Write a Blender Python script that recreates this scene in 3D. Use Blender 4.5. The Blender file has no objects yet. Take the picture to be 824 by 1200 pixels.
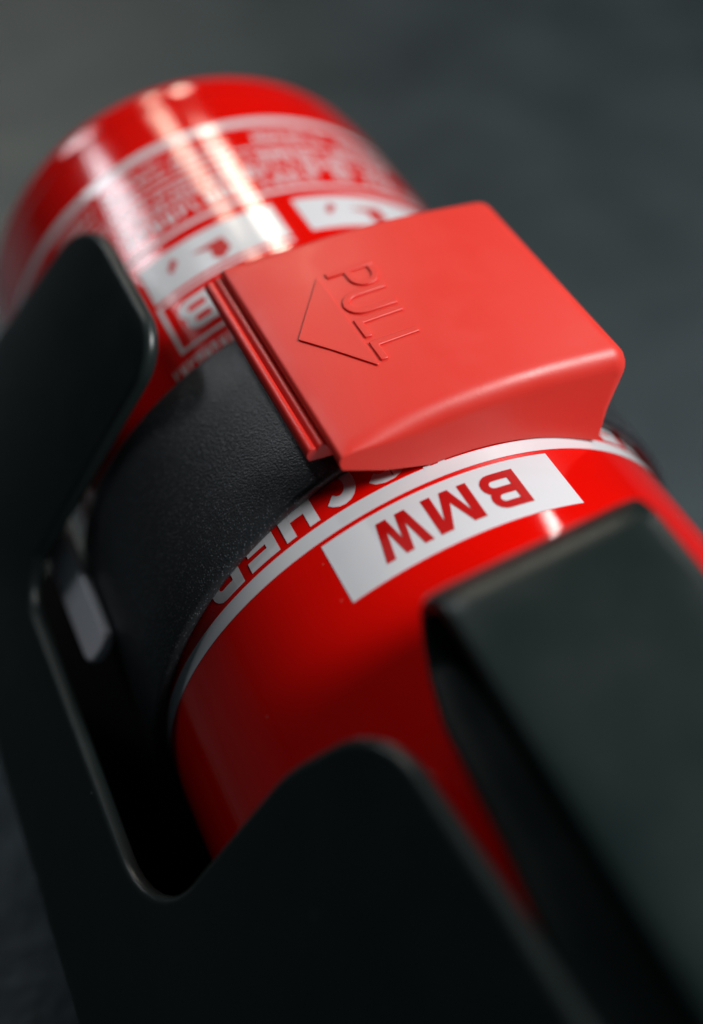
import bpy, bmesh, math, random
from mathutils import Vector, Matrix

# ------------------------------------------------------------------ scale / scene
S = 0.0425                       # one unit below = the radius of the extinguisher, 42.5 mm
sc = bpy.context.scene
COL = sc.collection

# ------------------------------------------------------------------ camera
CAM_POS = Vector((-1.5510458, -1.85623736, 3.32622845))
RIGHT = Vector((0.89926572, -0.4281013, 0.08972426))
UP = Vector((0.26446034, 0.695537, 0.66804866))
FWD = Vector((0.34839904, 0.57702475, -0.73868839))
cam = bpy.data.cameras.new('camera')
cam.sensor_fit = 'VERTICAL'
cam.sensor_height = 36.0
cam.lens = 1318.18 / 1200.0 * 36.0
cam.clip_start = 0.005
cam.clip_end = 50.0
cam.dof.use_dof = True
cam.dof.focus_distance = 3.38 * S
cam.dof.aperture_fstop = 4.9
cam.dof.aperture_blades = 9
cam_ob = bpy.data.objects.new('camera', cam)
COL.objects.link(cam_ob)
m = Matrix.Identity(4)
for i in range(3):
    m[i][0], m[i][1], m[i][2], m[i][3] = RIGHT[i], UP[i], -FWD[i], CAM_POS[i] * S
cam_ob.matrix_world = m
sc.camera = cam_ob

# ------------------------------------------------------------------ world, lamps, exposure
world = bpy.data.worlds.new('World')
sc.world = world
world.use_nodes = True
bg = world.node_tree.nodes['Background']
bg.inputs['Color'].default_value = (0.62, 0.80, 0.92, 1)
bg.inputs['Strength'].default_value = 0.014


def lamp(name, az, el, dist, sx, sy, radiance, color, target=(0.0, 0.8, 0.8)):
    """rectangular ceiling or wall lamp seen from the extinguisher at azimuth az (from +Y), elevation el"""
    L = bpy.data.lights.new(name, 'AREA')
    L.shape = 'RECTANGLE'
    L.size, L.size_y = sx, sy
    L.energy = radiance * math.pi * sx * sy
    L.color = color
    o = bpy.data.objects.new(name, L)
    COL.objects.link(o)
    a, e = math.radians(az), math.radians(el)
    dirv = Vector((math.sin(a) * math.cos(e), math.cos(a) * math.cos(e), math.sin(e)))
    t = Vector(target) * S
    o.location = t + dirv * dist
    o.rotation_euler = (-dirv).to_track_quat('-Z', 'Y').to_euler()
    return o


lamp('window_lamp', -26, 22.5, 1.3, 0.25, 0.16, 8.5, (0.88, 0.94, 1.0), (0.1, 1.9, 0.8))
lamp('tube_lamp', -19, 43, 1.3, 0.09, 0.16, 30.0, (0.92, 0.96, 1.0), (-0.2, 0.9, 1.0))
lamp('tube_lamp', 1, 33.5, 1.3, 0.075, 0.30, 10.0, (1.0, 0.86, 0.68), (0.1, 1.7, 0.9))
lamp('tube_lamp', 12, 35.5, 1.3, 0.080, 0.32, 18.0, (1.0, 0.88, 0.72), (0.1, 1.5, 0.9))
lamp('tube_lamp', 49.5, 41, 1.3, 0.045, 0.20, 19.0, (1.0, 0.97, 0.93), (0.1, -0.35, 1.0))
lamp('tube_lamp', 57, 40, 1.3, 0.035, 0.16, 9.0, (1.0, 0.97, 0.93), (0.1, -0.35, 1.0))
lamp('ceiling_panel', 116, 51, 1.5, 0.5, 0.5, 35.0, (0.97, 1.0, 0.99))

vs = sc.view_settings
vs.view_transform = 'Standard'
vs.look = 'None'
vs.exposure = 0.0
vs.gamma = 1.0
vs.use_curve_mapping = False
sc.render.engine = 'CYCLES'
sc.cycles.use_denoising = True

# ------------------------------------------------------------------ materials


def material(name, color, rough=0.5, spec=0.5, metallic=0.0, coat=0.0, coat_rough=0.03,
             bump=None, bump_strength=0.2, bump_dist=0.00003, rough_var=None, mottle=None, sss=0.0):
    mt = bpy.data.materials.new(name)
    mt.use_nodes = True
    nt = mt.node_tree
    b = nt.nodes['Principled BSDF']
    b.inputs['Base Color'].default_value = (*color, 1)
    b.inputs['Roughness'].default_value = rough
    b.inputs['Metallic'].default_value = metallic
    b.inputs['Specular IOR Level'].default_value = spec
    b.inputs['Coat Weight'].default_value = coat
    b.inputs['Coat Roughness'].default_value = coat_rough
    if sss:
        b.inputs['Subsurface Weight'].default_value = sss
        b.inputs['Subsurface Radius'].default_value = (1.0, 0.25, 0.15)
        b.inputs['Subsurface Scale'].default_value = 0.0012
    tc = nt.nodes.new('ShaderNodeTexCoord')
    if bump:
        n = nt.nodes.new('ShaderNodeTexNoise')
        n.inputs['Scale'].default_value = bump
        n.inputs['Detail'].default_value = 3
        n.inputs['Roughness'].default_value = 0.65
        nt.links.new(tc.outputs['Object'], n.inputs['Vector'])
        bp = nt.nodes.new('ShaderNodeBump')
        bp.inputs['Strength'].default_value = bump_strength
        bp.inputs['Distance'].default_value = bump_dist
        nt.links.new(n.outputs['Fac'], bp.inputs['Height'])
        nt.links.new(bp.outputs['Normal'], b.inputs['Normal'])
    if rough_var:
        scale, lo, hi = rough_var
        n = nt.nodes.new('ShaderNodeTexNoise')
        n.inputs['Scale'].default_value = scale
        n.inputs['Detail'].default_value = 5
        nt.links.new(tc.outputs['Object'], n.inputs['Vector'])
        mr = nt.nodes.new('ShaderNodeMapRange')
        mr.inputs['From Min'].default_value = 0.35
        mr.inputs['From Max'].default_value = 0.68
        mr.inputs['To Min'].default_value = lo
        mr.inputs['To Max'].default_value = hi
        nt.links.new(n.outputs['Fac'], mr.inputs['Value'])
        nt.links.new(mr.outputs['Result'], b.inputs['Roughness'])
    if mottle:
        scale, other = mottle
        n = nt.nodes.new('ShaderNodeTexNoise')
        n.inputs['Scale'].default_value = scale
        n.inputs['Detail'].default_value = 6
        nt.links.new(tc.outputs['Object'], n.inputs['Vector'])
        mx = nt.nodes.new('ShaderNodeMix')
        mx.data_type = 'RGBA'
        mx.inputs[6].default_value = (*color, 1)
        mx.inputs[7].default_value = (*other, 1)
        mr = nt.nodes.new('ShaderNodeMapRange')
        mr.inputs['From Min'].default_value = 0.35
        mr.inputs['From Max'].default_value = 0.65
        nt.links.new(n.outputs['Fac'], mr.inputs['Value'])
        nt.links.new(mr.outputs['Result'], mx.inputs['Factor'])
        nt.links.new(mx.outputs[2], b.inputs['Base Color'])
    return mt


M_RED = material('red_gloss_paint', (0.80, 0.0030, 0.0004), rough=0.10, spec=0.5, coat=0.45, coat_rough=0.04,
                 rough_var=(60, 0.07, 0.13), bump=900, bump_strength=0.05, bump_dist=0.00002)
M_PRINT = material('white_print', (0.74, 0.73, 0.76), rough=0.16, spec=0.5, coat=0.6, coat_rough=0.05)
M_PANEL = material('white_matt_print', (0.72, 0.71, 0.74), rough=0.5, spec=0.3, rough_var=(300, 0.45, 0.55))
M_REDPRINT = material('red_print', (0.52, 0.003, 0.003), rough=0.4, spec=0.3)
M_CLIP = material('red_moulded_plastic', (0.82, 0.044, 0.030), rough=0.42, spec=0.55,
                  bump=2600, bump_strength=0.38, bump_dist=0.00004, rough_var=(180, 0.38, 0.47), sss=0.15)
M_LIP = material('red_polished_plastic', (0.66, 0.02, 0.014), rough=0.3, spec=0.6)
M_STRAP = material('black_grained_strap', (0.026, 0.028, 0.032), rough=0.36, spec=0.6,
                   bump=4200, bump_strength=0.45, bump_dist=0.00008)
nt_ = M_STRAP.node_tree                                   # coarse pebble grain with glinting facets
vo_ = nt_.nodes.new('ShaderNodeTexVoronoi')
vo_.inputs['Scale'].default_value = 3200
tc_ = next(n for n in nt_.nodes if n.type == 'TEX_COORD')
bp_ = next(n for n in nt_.nodes if n.type == 'BUMP')
no_ = next(n for n in nt_.nodes if n.type == 'TEX_NOISE')
ad_ = nt_.nodes.new('ShaderNodeMath')
nt_.links.new(tc_.outputs['Object'], vo_.inputs['Vector'])
nt_.links.new(vo_.outputs['Distance'], ad_.inputs[0])
nt_.links.new(no_.outputs['Fac'], ad_.inputs[1])
nt_.links.new(ad_.outputs[0], bp_.inputs['Height'])


def flecks(mt, scale, threshold, radius, color, base):
    """scattered tiny specks: cells whose random value passes the threshold, drawn as dots"""
    nt = mt.node_tree
    b = nt.nodes['Principled BSDF']
    tc = next(n for n in nt.nodes if n.type == 'TEX_COORD')
    v = nt.nodes.new('ShaderNodeTexVoronoi')
    v.inputs['Scale'].default_value = scale
    nt.links.new(tc.outputs['Object'], v.inputs['Vector'])
    sp = nt.nodes.new('ShaderNodeSeparateColor')
    nt.links.new(v.outputs['Color'], sp.inputs[0])
    g = nt.nodes.new('ShaderNodeMath')
    g.operation = 'GREATER_THAN'
    g.inputs[1].default_value = threshold
    nt.links.new(sp.outputs[0], g.inputs[0])
    l = nt.nodes.new('ShaderNodeMath')
    l.operation = 'LESS_THAN'
    l.inputs[1].default_value = radius
    nt.links.new(v.outputs['Distance'], l.inputs[0])
    mu = nt.nodes.new('ShaderNodeMath')
    mu.operation = 'MULTIPLY'
    nt.links.new(g.outputs[0], mu.inputs[0])
    nt.links.new(l.outputs[0], mu.inputs[1])
    mx = nt.nodes.new('ShaderNodeMix')
    mx.data_type = 'RGBA'
    mx.inputs[6].default_value = (*base, 1)
    mx.inputs[7].default_value = (*color, 1)
    nt.links.new(mu.outputs[0], mx.inputs['Factor'])
    nt.links.new(mx.outputs[2], b.inputs['Base Color'])


M_STEEL = material('black_coated_steel', (0.0125, 0.0185, 0.0185), rough=0.34, spec=0.4,
                   bump=1500, bump_strength=0.12, bump_dist=0.00004, rough_var=(120, 0.3, 0.4))
M_LEVER = material('dark_lever_paint', (0.007, 0.0155, 0.0150), rough=0.36, spec=0.5,
                   bump=1200, bump_strength=0.1, bump_dist=0.00004, rough_var=(90, 0.33, 0.42))
M_GREY = material('grey_zinc_steel', (0.88, 0.88, 0.94), rough=0.4, metallic=0.0, rough_var=(200, 0.35, 0.5))
M_INNER_SHADE = material('matt_black_inner_shade', (0.005, 0.005, 0.006), rough=0.85, spec=0.12)  # shade inside the bracket put into a near-black matt colour
M_BRASS = material('valve_metal', (0.25, 0.22, 0.17), rough=0.35, metallic=0.9)
M_TABLE = material('dark_grey_mat', (0.015, 0.022, 0.024), rough=0.5, spec=0.80,
                   mottle=(60, (0.011, 0.016, 0.018)), bump=90, bump_strength=0.5, bump_dist=0.0012, rough_var=(22, 0.42, 0.56))

flecks(M_STRAP, 4000, 0.76, 0.42, (0.10, 0.107, 0.12), (0.024, 0.027, 0.031))  # bright glints of the strap grain, painted as paler dots in its colour
flecks(M_STEEL, 330, 0.90, 0.05, (0.16, 0.17, 0.17), (0.0125, 0.0185, 0.0185))
flecks(M_LEVER, 330, 0.92, 0.05, (0.12, 0.13, 0.13), (0.007, 0.0155, 0.0150))
flecks(M_RED, 520, 0.93, 0.075, (0.62, 0.16, 0.13), (0.80, 0.0030, 0.0004))
M_TABLE.node_tree.nodes['Principled BSDF'].inputs['Specular Tint'].default_value = (0.74, 0.90, 1.0, 1)

# ------------------------------------------------------------------ helpers


def link(name, me, mat, parent=None, smooth=True, angle=35):
    me.materials.clear()
    me.materials.append(mat)
    o = bpy.data.objects.new(name, me)
    COL.objects.link(o)
    if parent:
        o.parent = parent
    if smooth:
        me.polygons.foreach_set('use_smooth', [True] * len(me.polygons))
        try:
            me.set_sharp_from_angle(angle=math.radians(angle))
        except Exception:
            pass
    return o


def build(name, bm, mat, parent=None, smooth=True, angle=35, normals=True):
    if normals:
        bmesh.ops.recalc_face_normals(bm, faces=bm.faces[:])
    bmesh.ops.scale(bm, vec=(S, S, S), verts=bm.verts[:])
    me = bpy.data.meshes.new(name)
    bm.to_mesh(me)
    bm.free()
    return link(name, me, mat, parent, smooth, angle)


def empty(name, loc, label, cat):
    o = bpy.data.objects.new(name, None)
    o.empty_display_size = 0.01
    o.location = Vector(loc) * S
    COL.objects.link(o)
    o['label'] = label
    o['category'] = cat
    return o


def adopt(root):
    """children were built in world space: cancel the root's offset"""
    for ch in root.children:
        ch.matrix_parent_inverse = Matrix.Translation(-root.location)


def bevel(o, width, seg=3, angle=35):
    b = o.modifiers.new('bevel', 'BEVEL')
    b.width = width * S
    b.segments = seg
    b.limit_method = 'ANGLE'
    b.angle_limit = math.radians(angle)
    b.harden_normals = False
    return b


def lathe(bm, prof, n=160):
    """prof = [(y, r)], turned round the Y axis"""
    rings = []
    for y, r in prof:
        if r < 1e-5:
            rings.append([bm.verts.new((0, y, 0))])
        else:
            rings.append([bm.verts.new((r * math.sin(2 * math.pi * k / n), y, r * math.cos(2 * math.pi * k / n)))
                          for k in range(n)])
    for a, b in zip(rings[:-1], rings[1:]):
        for k in range(n):
            k2 = (k + 1) % n
            if len(a) == 1 and len(b) == 1:
                continue
            if len(a) == 1:
                bm.faces.new((a[0], b[k], b[k2]))
            elif len(b) == 1:
                bm.faces.new((a[k], b[0], a[k2]))
            else:
                bm.faces.new((a[k], b[k], b[k2], a[k2]))


def rounded(pts, seg=6):
    """pts = [(x, y, radius)] closed outline, corners filleted"""
    out = []
    n = len(pts)
    for i in range(n):
        p = Vector(pts[i][:2])
        r = pts[i][2]
        a = Vector(pts[i - 1][:2])
        b = Vector(pts[(i + 1) % n][:2])
        if r <= 0:
            out.append((p.x, p.y))
            continue
        u = (a - p).normalized()
        v = (b - p).normalized()
        ang = u.angle(v)
        t = min(r / math.tan(ang / 2), 0.48 * (a - p).length, 0.48 * (b - p).length)
        r2 = t * math.tan(ang / 2)
        c = p + (u + v).normalized() * (r2 / math.sin(ang / 2))
        s0 = p + u * t - c
        s1 = p + v * t - c
        for k in range(seg + 1):
            f = k / seg
            w = s0.lerp(s1, f).normalized() * r2
            out.append((c.x + w.x, c.y + w.y))
    return out


# ---- print on the cylinder: theta is measured from the camera-facing generator, the top of the can is theta = 25


def cyl(theta, s, r):
    a = math.radians(theta - 25.0)
    return (r * math.sin(a), s, r * math.cos(a))


def patch(bm, t0, t1, s0, s1, r, dt=1.5):
    n = max(1, int(math.ceil(abs(t1 - t0) / dt)))
    prev = None
    for k in range(n + 1):
        t = t0 + (t1 - t0) * k / n
        cur = (bm.verts.new(cyl(t, s0, r)), bm.verts.new(cyl(t, s1, r)))
        if prev:
            bm.faces.new((prev[0], cur[0], cur[1], prev[1]))
        prev = cur


def poly_patch(bm, pts, r):
    """polygon given in (theta, s)"""
    tmp = bmesh.new()
    vv = [tmp.verts.new((p[0], p[1], 0)) for p in pts]
    tmp.faces.new(vv)
    wrap_into(bm, tmp, r)


def wrap_into(bm, tmp, r, dt=1.5):
    lo = min(v.co.x for v in tmp.verts)
    hi = max(v.co.x for v in tmp.verts)
    x = lo + dt
    while x < hi:
        bmesh.ops.bisect_plane(tmp, geom=tmp.verts[:] + tmp.edges[:] + tmp.faces[:], dist=1e-6,
                               plane_co=(x, 0, 0), plane_no=(1, 0, 0))
        x += dt
    mp = {}
    for v in tmp.verts:
        mp[v] = bm.verts.new(cyl(v.co.x, v.co.y, r))
    for f in tmp.faces:
        try:
            bm.faces.new([mp[v] for v in f.verts])
        except ValueError:
            pass
    tmp.free()


def text_mesh(txt, bold=0.0, extrude=0.0):
    cu = bpy.data.curves.new('lettering_source', 'FONT')
    cu.body = txt
    cu.size = 1.0
    cu.offset = bold
    cu.extrude = extrude
    cu.resolution_u = 6
    o = bpy.data.objects.new('lettering_source', cu)
    COL.objects.link(o)
    dg = bpy.context.evaluated_depsgraph_get()
    me = bpy.data.meshes.new_from_object(o.evaluated_get(dg))
    bpy.data.objects.remove(o)
    bpy.data.curves.remove(cu)
    return me


def text_on_can(bm, txt, t_start, t_end, s_top, s_bot, r, bold=0.02):
    """writing that runs towards smaller theta with its tops towards the valve"""
    me = text_mesh(txt, bold)
    tmp = bmesh.new()
    tmp.from_mesh(me)
    bpy.data.meshes.remove(me)
    xs = [v.co.x for v in tmp.verts]
    ys = [v.co.y for v in tmp.verts]
    x0, x1, y0, y1 = min(xs), max(xs), min(ys), max(ys)
    for v in tmp.verts:
        v.co.x = t_start + (t_end - t_start) * (v.co.x - x0) / (x1 - x0)
        v.co.y = s_bot + (s_top - s_bot) * (v.co.y - y0) / (y1 - y0)
        v.co.z = 0
    wrap_into(bm, tmp, r)


# ------------------------------------------------------------------ the surface it all stands on
bm = bmesh.new()
Z0 = -1.30
N = 24
vv = [[bm.verts.new((-60 + 120 * i / N, -40 + 140 * j / N, Z0)) for i in range(N + 1)] for j in range(N + 1)]
for j in range(N):
    for i in range(N):
        bm.faces.new((vv[j][i], vv[j][i + 1], vv[j + 1][i + 1], vv[j + 1][i]))
table = build('table_surface', bm, M_TABLE)
table['kind'] = 'structure'
table['label'] = 'dark grey matt surface out of focus behind the extinguisher'

# ------------------------------------------------------------------ fire extinguisher
ext = empty('fire_extinguisher', (0, 0.6, -1.0),
            'glossy red fire extinguisher lying in the black bracket', 'extinguisher')

prof = [(-1.95, 0.0), (-1.95, 0.30), (-1.72, 0.30)]
for k in range(13):                                     # shoulder
    a = math.pi / 2 * k / 12
    prof.append((-1.70 + 0.52 * math.sin(a) * 1.0, 0.33 + 0.67 * (1 - math.cos(a)) ** 0.55 if k else 0.33))
prof = prof[:-1] + [(-1.18, 1.0), (-1.10, 1.0), (2.27, 1.0), (2.29, 0.998), (2.32, 0.988), (2.345, 0.984), (2.37, 0.987)]
RB = 0.115
for k in range(1, 10):
    a = math.pi / 2 * k / 9
    prof.append((2.385 + RB * math.sin(a), 0.988 - RB + RB * math.cos(a)))
prof += [(2.47, 0.80), (2.37, 0.5), (2.34, 0.0)]
bm = bmesh.new()
lathe(bm, prof, 192)
body = build('body', bm, M_RED, ext, angle=50)

# rings
for nm, a, b in (('label_stripe', 0.0, 0.051), ('label_stripe', 1.99, 2.038)):
    bm = bmesh.new()
    patch(bm, -150, 130, a, b, 1.0012)
    build(nm, bm, M_PRINT, ext)

# BMW panel
bm = bmesh.new()
patch(bm, -6.65, 37.2, -0.232, -0.016, 1.0012)
panel = build('brand_panel', bm, M_PANEL, ext)


def glyph_stroke(pts, w):
    """closed outline of a polyline with width w (mitred)"""
    L, R = [], []
    n = len(pts)
    for i in range(n):
        p = Vector(pts[i])
        d0 = (p - Vector(pts[i - 1])).normalized() if i > 0 else (Vector(pts[1]) - p).normalized()
        d1 = (Vector(pts[i + 1]) - p).normalized() if i < n - 1 else d0
        n0 = Vector((-d0.y, d0.x))
        n1 = Vector((-d1.y, d1.x))
        mm = (n0 + n1).normalized()
        k = 1.0 / max(0.5, mm.dot(n0))
        L.append(p + mm * w * 0.5 * k)
        R.append(p - mm * w * 0.5 * k)
    return [(q.x, q.y) for q in L + R[::-1]]


def bowl(x0, x1, y0, y1, seg=8):
    r = (y1 - y0) / 2
    out = [(x0, y1)]
    for k in range(seg + 1):
        a = math.pi / 2 - math.pi * k / seg
        out.append((x1 - r + r * math.cos(a), (y0 + y1) / 2 + r * math.sin(a)))
    out.append((x0, y0))
    return out


SB = 0.20
GLYPHS = {
    'B': (0.90, [glyph_stroke(bowl(SB * 0.9, 0.74, 0.505, 1 - SB / 2), SB), glyph_stroke(bowl(SB * 0.9, 0.80, SB / 2, 0.495), SB),
                 [(0, 0), (0, 1), (0.22, 1), (0.22, 0)]]),
    'M': (1.0, [[(0, 0), (0, 1), (.27, 1), (.5, .34), (.73, 1), (1, 1), (1, 0), (.80, 0), (.80, .72), (.59, 0), (.41, 0), (.20, .72), (.20, 0)]]),
    'W': (1.0, [[(0, 1), (.19, 1), (.305, .30), (.42, 1), (.58, 1), (.695, .30), (.81, 1), (1, 1), (.80, 0), (.60, 0), (.5, .62), (.40, 0), (.20, 0)]]),
}
bm = bmesh.new()
for ch, a, b in (('B', 28.6, 21.4), ('M', 19.6, 11.2), ('W', 9.9, 1.2)):
    gw, polys = GLYPHS[ch]
    for i, poly in enumerate(polys):
        poly_patch(bm, [(a + (b - a) * x / gw, -0.052 + (-0.188 + 0.052) * y) for x, y in poly], 1.0024 + 0.0002 * i)
build('lettering', bm, M_REDPRINT, panel)

# title line half under the strap


def arc_pts(cx, cy, rx, ry, a0, a1, n=8):
    return [(cx + rx * math.cos(math.radians(a0 + (a1 - a0) * k / n)), cy + ry * math.sin(math.radians(a0 + (a1 - a0) * k / n)))
            for k in range(n + 1)]


ST = 0.25
h_ = ST / 2
TG = {
    'F': [[(h_, 0), (h_, 1)], [(ST, 1 - h_), (0.78, 1 - h_)], [(ST, 0.52), (0.7, 0.52)]],
    'E': [[(h_, 0), (h_, 1)], [(ST, 1 - h_), (0.80, 1 - h_)], [(ST, 0.52), (0.74, 0.52)], [(ST, h_), (0.80, h_)]],
    'U': [[(h_, 1), (h_, 0.4)] + arc_pts(0.42, 0.4, 0.42 - h_, 0.4 - h_, 180, 360)[1:] + [(0.84 - h_, 1)]],
    'R': [[(h_, 0), (h_, 1)], bowl(ST, 0.80, 0.48, 1 - h_), [(0.5, 0.42), (0.74, 0.0)]],
    'L': [[(h_, 0), (h_, 1)], [(ST, h_), (0.78, h_)]],
    'O': [arc_pts(0.44, 0.5, 0.44 - h_, 0.5 - h_, 0, 360, 20)],
    'S': [arc_pts(0.42, 0.735, 0.31, 0.16, 10, 270) [:] + arc_pts(0.42, 0.285, 0.33, 0.18, 90, -170)[1:]],
    'C': [arc_pts(0.43, 0.5, 0.43 - h_, 0.5 - h_, 40, 320, 16)],
    'H': [[(h_, 0), (h_, 1)], [(0.84 - h_, 0), (0.84 - h_, 1)], [(ST, 0.5), (0.84 - ST, 0.5)]],
}
bm = bmesh.new()
th_ = -29.8 + 8.45 * 12
for i, ch in enumerate('FEUERLÖSCHER'):
    for j, line in enumerate(TG['O' if ch == 'Ö' else ch]):
        poly_patch(bm, [(th_ - x * 8.2, 0.212 + (0.066 - 0.212) * y) for x, y in glyph_stroke(line, ST)], 1.0013 + 0.0002 * j)
    if ch == 'Ö':
        for dx in (0.22, 0.56):
            poly_patch(bm, [(th_ - x * 8.2, 0.212 + (0.066 - 0.212) * y) for x, y in
                            [(dx, 1.06), (dx + 0.16, 1.06), (dx + 0.16, 1.2), (dx, 1.2)]], 1.0013)
    th_ -= 8.45
build('title_lettering', bm, M_PRINT, ext)

# fine print on the far part of the label (illegible in the photograph)
rnd = random.Random(4)


def print_marks(bm, t0, t1, s0, s1, pitch, gap=0.12):
    """a row of tiny illegible strokes"""
    t = t0
    h = s1 - s0
    while t < t1 - pitch * 0.5:
        if rnd.random() < gap:
            t += pitch * 0.8
            continue
        w = pitch * rnd.uniform(0.6, 0.82)
        st = w * 0.3
        kind = rnd.randrange(5)
        patch(bm, t, t + st, s0, s1, 1.0014)
        if kind != 1:
            patch(bm, t + w - st, t + w, s0 + (h * 0.5 if kind == 3 else 0), s1, 1.0014)
        if kind in (0, 2):
            patch(bm, t + st, t + w - st, s1 - h * 0.22, s1, 1.0014)
        if kind in (1, 2, 4):
            patch(bm, t + st, t + w - st, s0, s0 + h * 0.22, 1.0014)
        if kind in (0, 3, 4):
            patch(bm, t + st, t + w - st, s0 + h * 0.4, s0 + h * 0.6, 1.0014)
        t += pitch


bm = bmesh.new()
for c0, c1 in ((-26, -13), (-10, 19)):
    for s in (1.93, 1.885, 1.84):
        print_marks(bm, c0, c1, s - 0.014, s + 0.014, 1.3)
    for s in (1.745, 1.69):
        print_marks(bm, c0, c1, s - 0.017, s + 0.017, 1.7)
    print_marks(bm, c0, c1, 1.565, 1.635, 3.2)
    patch(bm, c0 - 1, c1 + 1, 1.785, 1.795, 1.0014)
    patch(bm, c0 - 1, c1 + 1, 1.655, 1.663, 1.0014)
for s0, s1, p, a, b in ((1.865, 1.925, 2.6, 27, 45), (1.72, 1.785, 3.0, 22, 62), (1.635, 1.70, 3.4, 20, 60),
                        (1.56, 1.62, 2.8, 22, 36), (1.57, 1.63, 3.0, 40, 66), (1.85, 1.93, 2.0, 49, 68)):
    print_marks(bm, a, b, s0, s1, p)
patch(bm, 21, 68, 1.815, 1.828, 1.0014)
print_marks(bm, -15, 3, 0.885, 0.93, 1.9, 0.1)
build('fine_print', bm, M_PRINT, ext, smooth=False)['kind'] = 'stuff'

bm = bmesh.new()
patch(bm, -27, 68, 1.508, 1.528, 1.0014)
build('label_rule', bm, M_PRINT, ext)

for a, b in ((-11.3, 20.5), (25.2, 60.0)):
    bm = bmesh.new()
    patch(bm, a, b, 1.245, 1.446, 1.0012)
    p = build('pictogram_panel', bm, M_PRINT, ext)
    bm = bmesh.new()
    c = a + 12
    poly_patch(bm, [(c - 4.5, 1.40), (c - 3.4, 1.37), (c - 5.6, 1.33), (c - 6.4, 1.35)], 1.0024)
    poly_patch(bm, [(c - 0.5, 1.36), (c + 7.0, 1.37), (c + 7.5, 1.30), (c + 5.0, 1.262), (c + 3.2, 1.29), (c + 3.6, 1.335)], 1.0024)
    build('pictogram', bm, M_REDPRINT, p)

bm = bmesh.new()
T0, T1, A0, A1 = -11.6, 20.5, 0.968, 1.226
patch(bm, T0, T1, A0, A0 + 0.015, 1.0014)
patch(bm, T0, T1, A1 - 0.015, A1, 1.0014)
patch(bm, T0, T0 + 0.95, A0 + 0.015, A1 - 0.015, 1.0014)
box = build('class_box', bm, M_PRINT, ext)
bm = bmesh.new()
gw, polys = GLYPHS['B']
for i, poly in enumerate(polys):
    poly_patch(bm, [(0.2 + (-8.0 - 0.2) * x / gw, 1.172 + (1.022 - 1.172) * y) for x, y in poly], 1.0016 + 0.0002 * i)
build('lettering', bm, M_PRINT, box)

# valve and lever
bm = bmesh.new()
lathe(bm, [(-2.62, 0.0), (-2.62, 0.26), (-2.58, 0.30), (-2.02, 0.30), (-1.99, 0.36), (-1.90, 0.36), (-1.87, 0.28), (-1.80, 0.28)], 48)
valve = build('valve', bm, M_BRASS, ext, angle=30)
bm = bmesh.new()
bmesh.ops.create_cube(bm, size=1.0)
for v in bm.verts:
    v.co = Vector((-0.178 + v.co.x * 0.36, -2.32 + v.co.y * 0.36, 0.66 + v.co.z * 1.0))
o = build('pivot_block', bm, M_BRASS, valve, smooth=False)
bevel(o, 0.03)

# lever: pressed channel with a rolled nose and flaring sides, turned a little towards the left
LA = math.radians(12 - 25)
LN = Vector((math.sin(LA), 0, math.cos(LA)))
LW = Vector((math.cos(LA), 0, -math.sin(LA)))


def interp(tab, x):
    if x <= tab[0][0]:
        return tab[0][1]
    for (xa, ya), (xb, yb) in zip(tab[:-1], tab[1:]):
        if x <= xb:
            return ya + (yb - ya) * (x - xa) / (xb - xa)
    return tab[-1][1]


WL_TOP, WR_TOP, O_TOP, O_BOT = -0.212, 0.378, 1.345, 1.075
wl_tab = [(-2.7, -0.44), (-1.44, -0.372), (-1.09, -0.330), (-0.75, -0.308), (-0.56, -0.262), (-0.48, -0.245)]
RC = (O_TOP - O_BOT) / 2
YC = -0.625                                                   # centre of the rolled nose
path = [(y, O_TOP) for y in (-2.7, -2.2, -1.8, -1.44, -1.2, -1.0, -0.85, -0.75)]
for k in range(25):
    a = math.pi * k / 24
    path.append((YC + RC * 1.05 * math.sin(a), O_BOT + RC + RC * math.cos(a)))
path += [(y, O_BOT) for y in (-0.75, -0.9, -1.09, -1.25, -1.44, -1.8, -2.2, -2.7)]
bm = bmesh.new()
rows = []
NCOL = 10
for i, (y, o_) in enumerate(path):
    t = max(0.0, min(1.0, (O_TOP - o_) / (O_TOP - O_BOT)))
    wl = WL_TOP + (interp(wl_tab, y) - WL_TOP) * t
    wr = WR_TOP + 0.04 * t
    row = []
    for k in range(NCOL + 1):
        w_ = wl + (wr - wl) * k / NCOL
        q = max(0.0, (abs(k - NCOL / 2) / (NCOL / 2) - 0.8) / 0.2)          # long edges turned down a little
        row.append(bm.verts.new(LN * (o_ - (0.010 * q * q if t < 0.5 else 0.0)) + LW * w_ + Vector((0, y, 0))))
    rows.append(row)
for r0, r1 in zip(rows[:-1], rows[1:]):
    for k in range(NCOL):
        bm.faces.new((r0[k], r0[k + 1], r1[k + 1], r1[k]))
bmesh.ops.recalc_face_normals(bm, faces=bm.faces[:])
bm.faces.ensure_lookup_table()
bm.normal_update()
if bm.faces[0].normal.dot(LN) < 0:
    bmesh.ops.reverse_faces(bm, faces=bm.faces[:])
lever = build('lever', bm, M_LEVER, ext, angle=60, normals=False)
sd = lever.modifiers.new('solid', 'SOLIDIFY')
sd.thickness = 0.045 * S
sd.offset = -1
bevel(lever, 0.016, 3, 50)
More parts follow.
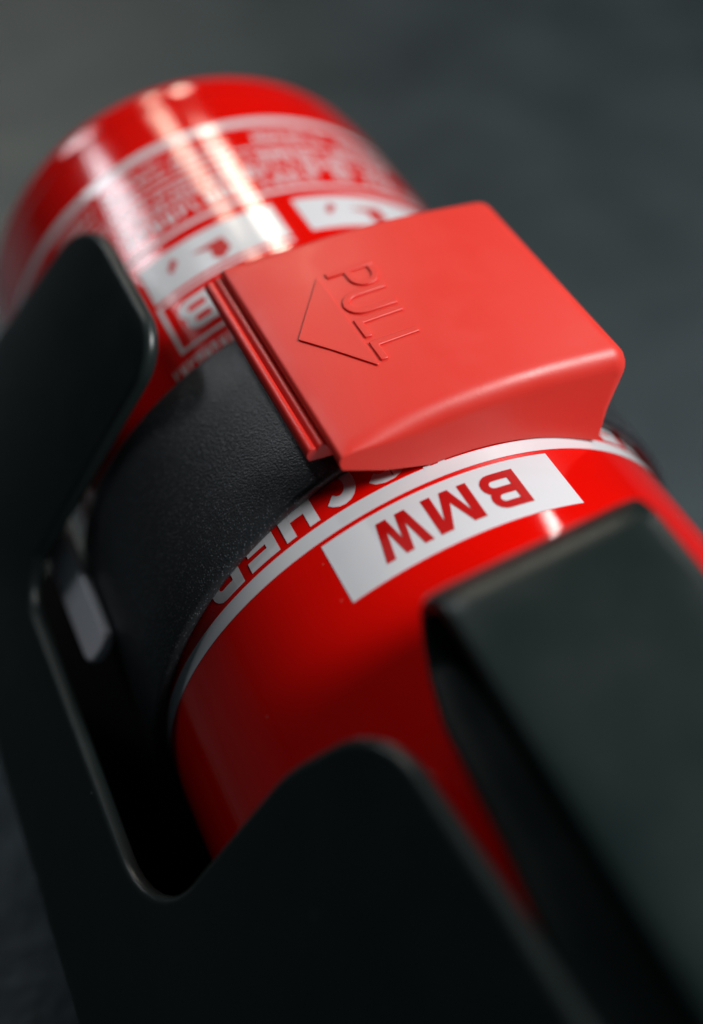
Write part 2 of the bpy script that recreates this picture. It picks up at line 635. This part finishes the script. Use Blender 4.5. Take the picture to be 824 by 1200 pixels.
# web that closes the folded lever on its inside, set back from the left edge
bm = bmesh.new()
wv = []
for y in (-2.7, -1.4, -0.72):
    wv.append([bm.verts.new(LN * o_ + LW * w_ + Vector((0, y, 0))) for w_, o_ in
               ((0.02, O_BOT + 0.046), (0.02, O_TOP - 0.046), (0.07, O_TOP - 0.046), (0.07, O_BOT + 0.046))])
for r0, r1 in zip(wv[:-1], wv[1:]):
    for k in range(4):
        bm.faces.new((r0[k], r0[(k + 1) % 4], r1[(k + 1) % 4], r1[k]))
bm.faces.new(wv[0])
bm.faces.new(list(reversed(wv[-1])))
build('inner_web', bm, M_LEVER, lever, smooth=False)
adopt(ext)

# ------------------------------------------------------------------ mounting bracket
br = empty('mounting_bracket', (0, 0, Z0),
           'black coated steel bracket with notched side wall cradling the extinguisher', 'bracket')
A60 = math.radians(-60)
MN = Vector((math.sin(A60), 0, math.cos(A60)))
WD = Vector((math.cos(A60), 0, -math.sin(A60)))
OFF = 1.112


def plate(y, w, off=OFF):
    p = MN * off + WD * w
    return (p.x, y, p.z)


WB = -1.06
pts = [(1.95, WB, 0), (1.86, -0.35, 0), (1.64, 0.495, 0.30), (0.845, 0.495, 0.17), (0.845, -0.625, 0.16),
       (-0.565, -0.60, 0.26), (-0.565, 0.18, 0.5), (-0.68, 0.545, 0.30), (-1.2, 0.600, 0), (-2.6, 0.70, 0.1), (-2.6, WB, 0)]
outl = rounded(pts, 8)
bm = bmesh.new()
vs_ = [bm.verts.new(plate(y, w)) for y, w in outl]
face = bm.faces.new(vs_)
a_v = vs_[0]
b_v = vs_[-1]
# bend at the foot of the wall into a vertical skirt
base = Vector(plate(0, WB))
down = -WD
prev = (a_v, b_v)
RBEND = 0.16
pos = Vector((base.x, 0, base.z))
ang0 = math.atan2(down.z, down.x)
ang1 = math.radians(-84)
steps = 10
for k in range(1, steps + 1):
    a = ang0 + (ang1 - ang0) * (k - 0.5) / steps
    d = RBEND * abs(ang1 - ang0) / steps
    pos = pos + Vector((math.cos(a), 0, math.sin(a))) * d
    cur = (bm.verts.new((pos.x, a_v.co.y, pos.z)), bm.verts.new((pos.x, b_v.co.y, pos.z)))
    bm.faces.new((prev[0], prev[1], cur[1], cur[0]))
    prev = cur
zz = Z0 + 0.03
xx = pos.x + (pos.z - zz) * math.cos(ang1) / abs(math.sin(ang1))
cur = (bm.verts.new((xx, a_v.co.y, zz)), bm.verts.new((xx, b_v.co.y, zz)))
bm.faces.new((prev[0], prev[1], cur[1], cur[0]))
XFOOT = xx
bmesh.ops.recalc_face_normals(bm, faces=bm.faces[:])
face.normal_update()
if face.normal.dot(MN) < 0:
    bmesh.ops.reverse_faces(bm, faces=bm.faces[:])
o = build('side_wall', bm, M_STEEL, br, angle=30, normals=False)
sd = o.modifiers.new('solid', 'SOLIDIFY')
sd.thickness = 0.058 * S
sd.offset = -1
bevel(o, 0.025, 4, 50)

# base and low far wall
bm = bmesh.new()
bmesh.ops.create_cube(bm, size=1.0)
for v in bm.verts:
    v.co = Vector((0.02 + v.co.x * 2.84, -0.32 + v.co.y * 4.5, Z0 + 0.030 + v.co.z * 0.05))
o = build('base_plate', bm, M_INNER_SHADE, br, smooth=False)  # shade colour keeps the inside of the notch black
bevel(o, 0.012)
bm = bmesh.new()
bmesh.ops.create_cube(bm, size=1.0)
for v in bm.verts:
    v.co = Vector((1.20 + v.co.x * 0.045, -0.32 + v.co.y * 4.5, -0.78 + v.co.z * 0.94))
o = build('side_wall', bm, M_STEEL, br, smooth=False)
o['label'] = 'low far wall of the bracket, hidden behind the extinguisher'
bevel(o, 0.012)
# two saddles that carry the can
for y in (-0.75, 1.45):
    bm = bmesh.new()
    out2 = [(-0.8, Z0 + 0.056), (0.8, Z0 + 0.056)]
    for k in range(17):
        t = math.radians(55 - 110 * k / 16)
        out2.append((1.004 * math.sin(t), -1.004 * math.cos(t)))
    fa = [bm.verts.new((x, y - 0.1, z)) for x, z in out2]
    fb = [bm.verts.new((x, y + 0.1, z)) for x, z in out2]
    bm.faces.new(fa)
    bm.faces.new(list(reversed(fb)))
    for k in range(len(out2)):
        k2 = (k + 1) % len(out2)
        bm.faces.new((fa[k], fa[k2], fb[k2], fb[k]))
    build('saddle', bm, M_INNER_SHADE, br, smooth=False)
adopt(br)

# ------------------------------------------------------------------ retaining strap with its latch
st = empty('retaining_strap', (0, 0.5, -1.05),
           'black grained strap round the extinguisher closed by a red PULL latch', 'strap')
bm = bmesh.new()
NT = 220
R0, R1 = 1.006, 1.048


def band_edges(rel):
    a = min(abs(rel), 110)
    return 0.172 - 0.118 * (a / 75.0) ** 1.5, 0.842 + 0.00 * a


rows = []
for k in range(NT):
    rel = -180 + 360 * k / NT
    a = math.radians(rel)
    lo, hi = band_edges(rel)
    e = 0.016
    prof3 = [(lo + e, R0), (lo + 0.004, R0 + 0.004), (lo, R0 + e * 0.9), (lo, R1 - e), (lo + e * 0.3, R1 - e * 0.3), (lo + e, R1),
             (lo + 0.2, R1 + 0.002), (hi - 0.2, R1 + 0.002),
             (hi - e, R1), (hi - e * 0.3, R1 - e * 0.3), (hi, R1 - e), (hi, R0 + e), (hi - e, R0)]
    rows.append([bm.verts.new((r * math.sin(a), y, r * math.cos(a))) for y, r in prof3])
for k in range(NT):
    a, b = rows[k], rows[(k + 1) % NT]
    for j in range(len(a)):
        j2 = (j + 1) % len(a)
        bm.faces.new((a[j], a[j2], b[j2], b[j]))
build('band', bm, M_STRAP, st, angle=60)

# grey tongue tucked behind the bracket wall
AN = math.radians(-60)
NN = Vector((math.sin(AN), 0, math.cos(AN)))
WW = Vector((math.cos(AN), 0, -math.sin(AN)))
ton = rounded([(1.5, -0.425, 0), (0.40, -0.425, 0.05), (0.40, -0.575, 0.06), (1.5, -0.575, 0)], 8)
bm = bmesh.new()
fa = [bm.verts.new(NN * 1.005 + WW * w + Vector((0, y, 0))) for y, w in ton]
fb = [bm.verts.new(NN * 0.965 + WW * w + Vector((0, y, 0))) for y, w in ton]
bm.faces.new(fa)
bm.faces.new(list(reversed(fb)))
for k in range(len(ton)):
    k2 = (k + 1) % len(ton)
    bm.faces.new((fa[k], fa[k2], fb[k2], fb[k]))
o = build('tongue', bm, M_GREY, st, angle=30)
o['label'] = 'pale grey rounded end of the strap tucked behind the bracket wall'
bevel(o, 0.012)

# red latch
TOPX = [(-0.452, 1.100), (-0.40, 1.120), (-0.30, 1.147), (-0.20, 1.166), (-0.10, 1.181), (0.0, 1.193), (0.12, 1.203),
        (0.25, 1.208), (0.36, 1.207), (0.45, 1.202), (0.525, 1.192)]


def top_z(x):
    for (xa, za), (xb, zb) in zip(TOPX[:-1], TOPX[1:]):
        if xa <= x <= xb:
            return za + (zb - za) * (x - xa) / (xb - xa)
    return TOPX[-1][1]


def top_n(x):
    d = (top_z(x + 0.03) - top_z(x - 0.03)) / 0.06
    return Vector((-d, 0, 1)).normalized()


def ring_points():
    out = [(x, z, 0.0) for x, z in TOPX[:-2]]
    out[0] = (TOPX[0][0], TOPX[0][1], 0.03)
    out += [(0.580, 1.203, 0.13), (0.508, 1.010, 0.0), (0.482, 0.955, 0.0), (0.460, 0.902, 0.006)]
    for k in range(1, 9):
        x = 0.440 - 0.592 * k / 8
        out.append((x, math.sqrt(1.006 ** 2 - x * x), 0.0))
    out += [(-0.30, 1.02, 0.0), (-0.440, 1.062, 0.015)]
    return rounded(out, 8)


ring = ring_points()
nr = len(ring)
nrm = []
for i in range(nr):
    a, b = Vector(ring[i - 1]), Vector(ring[(i + 1) % nr])
    t = (b - a).normalized()
    nrm.append(Vector((-t.y, t.x)))                # outward: ring runs clockwise
EB = 0.056                                         # rounding of the front and back edges
prof_y = []
for k in range(8):
    a = math.pi / 2 * k / 7
    prof_y.append((EB * (1 - math.cos(a)) if False else EB * (1 - math.sin(a)), EB * (1 - math.cos(a))))
# (inset, distance from the end face), from the end face inwards
prof_y = [(EB * (1 - math.sin(math.pi / 2 * k / 7)), EB * (1 - math.cos(math.pi / 2 * k / 7))) for k in range(8)]


def draft(z, front):
    f = (z - 0.93) / 0.27
    return (0.040 + 0.050 * f) if front else (1.000 - 0.012 * f)


bm = bmesh.new()
rows = []
prof_y = [(EB + 0.010, 0.0)] + prof_y
seq = [(i, d, True) for i, d in prof_y] + [(0, EB, False)] + [(i, d, False) for i, d in reversed(prof_y)]
for ins, dist, front in seq:
    row = []
    for (x, z), n_ in zip(ring, nrm):
        on_top = z > top_z(x) - 0.075 and x > -0.43 or x > 0.44
        k = 1.0 if on_top else 0.0                 # the underside stays where it sits on the can
        if x > 0.42:
            k = max(0.0, min(1.0, (z - 0.93) / 0.10))
        if x < -0.24:
            k *= max(0.12, 1 - (-0.24 - x) / 0.18)   # thin left edge: sharper
        if x < -0.28 and z < top_z(max(x, -0.452)) - 0.02:
            k = 0.0
        px, pz = x - n_.x * ins * k, z - n_.y * ins * k
        yy = draft(pz, front) + (dist if front else -dist)
        row.append(bm.verts.new((px, yy, pz)))
    rows.append(row)
for r0, r1 in zip(rows[:-1], rows[1:]):
    for k in range(nr):
        k2 = (k + 1) % nr
        bm.faces.new((r0[k], r0[k2], r1[k2], r1[k]))
for r_ in (rows[0], rows[-1]):
    f_ = bm.faces.new(r_)
bmesh.ops.remove_doubles(bm, verts=bm.verts[:], dist=1e-5)
caps = [f for f in bm.faces if len(f.verts) > 8]
bmesh.ops.split_edges(bm, edges=list({e for f in caps for e in f.edges}))
bmesh.ops.recalc_face_normals(bm, faces=bm.faces[:])
caps = [f for f in bm.faces if len(f.verts) > 8]
for f_ in caps:
    f_.normal_update()
    if (f_.normal.y > 0) != (f_.calc_center_median().y > 0.5):
        f_.normal_flip()
bmesh.ops.triangulate(bm, faces=caps)
clip = build('latch', bm, M_CLIP, st, angle=62, normals=False)
clip['label'] = 'red plastic latch marked PULL with an arrow'

# hinge lip along the latch's left edge: two fine ridges over a groove
bm = bmesh.new()
prof4 = [(-0.520, 1.020), (-0.532, 1.040), (-0.530, 1.054), (-0.520, 1.064), (-0.506, 1.069), (-0.499, 1.066), (-0.496, 1.058),
         (-0.492, 1.068), (-0.482, 1.077), (-0.468, 1.078), (-0.458, 1.070), (-0.454, 1.064), (-0.43, 1.060), (-0.40, 1.02)]
fa = [bm.verts.new(((x + 0.45) * 0.85 - 0.435, 0.165, z)) for x, z in prof4]
fb = [bm.verts.new(((x + 0.45) * 0.85 - 0.435, 0.990, z)) for x, z in prof4]
bm.faces.new(fa)
bm.faces.new(list(reversed(fb)))
for k in range(len(prof4)):
    k2 = (k + 1) % len(prof4)
    bm.faces.new((fa[k], fa[k2], fb[k2], fb[k]))
o = build('hinge_lip', bm, M_LIP, clip, angle=60)
bevel(o, 0.006, 2, 60)


# raised arrow and lettering on the latch
def raise_flat(name, polys, h, parent):
    """polys: outlines in (x, y) on the latch top, raised by h"""
    bm = bmesh.new()
    for poly in polys:
        lo_ = [bm.verts.new(Vector((x, y, top_z(x))) - top_n(x) * 0.01) for x, y in poly]
        hi_ = [bm.verts.new(Vector((x, y, top_z(x))) + top_n(x) * h) for x, y in poly]
        bm.faces.new(hi_)
        for k in range(len(poly)):
            k2 = (k + 1) % len(poly)
            bm.faces.new((lo_[k], lo_[k2], hi_[k2], hi_[k]))
    o = build(name, bm, M_CLIP, parent, angle=30)
    bevel(o, 0.003, 2, 40)
    return o


def stroke(pts, w):
    """closed outline of a polyline with width w"""
    L, R = [], []
    n = len(pts)
    for i in range(n):
        p = Vector(pts[i])
        d0 = (p - Vector(pts[i - 1])).normalized() if i > 0 else None
        d1 = (Vector(pts[i + 1]) - p).normalized() if i < n - 1 else None
        if d0 is None:
            d0 = d1
        if d1 is None:
            d1 = d0
        n0 = Vector((-d0.y, d0.x))
        n1 = Vector((-d1.y, d1.x))
        mm = (n0 + n1).normalized()
        k = 1.0 / max(0.5, mm.dot(n0))
        L.append(p + mm * w * 0.5 * k)
        R.append(p - mm * w * 0.5 * k)
    return [(q.x, q.y) for q in L + R[::-1]]


tri = rounded([(-0.365, 0.552, 0.006), (-0.202, 0.322, 0.004), (-0.202, 0.782, 0.004)], 3)
tri2 = []
for i in range(len(tri)):                        # a few extra points so that it follows the curved top
    a, b = Vector(tri[i]), Vector(tri[(i + 1) % len(tri)])
    tri2.append((a.x, a.y))
    if (b - a).length > 0.1:
        for k in range(1, 4):
            q = a.lerp(b, k / 4)
            tri2.append((q.x, q.y))
raise_flat('arrow', [tri2], 0.0055, clip)

SW = 0.024


def place(pts, y0):
    """letter coordinates: u along the writing (towards the camera), v up (towards +x)"""
    return [(-0.178 + v, y0 - u) for u, v in pts]


H = 0.148
P_bowl = [(0.0, H)]
for k in range(0, 9):
    a = math.pi / 2 - math.pi * k / 8
    P_bowl.append((0.045 + 0.040 * math.cos(a), H - 0.040 + 0.040 * math.sin(a)))
P_bowl.append((0.0, H - 0.080))
U = [(0.0, H), (0.0, 0.045)]
for k in range(1, 9):
    a = math.pi + math.pi * k / 8
    U.append((0.042 + 0.042 * math.cos(a), 0.045 + 0.045 * math.sin(a)))
U.append((0.084, H))
Lt = [(0.0, H), (0.0, 0.0), (0.075, 0.0)]
letters = []
y0 = 0.768
letters.append(stroke(place([(0, 0), (0, H + SW / 2)], y0), SW))
letters.append(stroke(place([(p[0] + SW * 0.5, p[1]) if i in (0, len(P_bowl) - 1) else p for i, p in enumerate(P_bowl)], y0), SW))
letters.append(stroke(place(U, y0 - 0.118), SW))
letters.append(stroke(place(Lt, y0 - 0.240), SW))
letters.append(stroke(place(Lt, y0 - 0.350), SW))
raise_flat('lettering', letters, 0.0065, clip)
adopt(st)
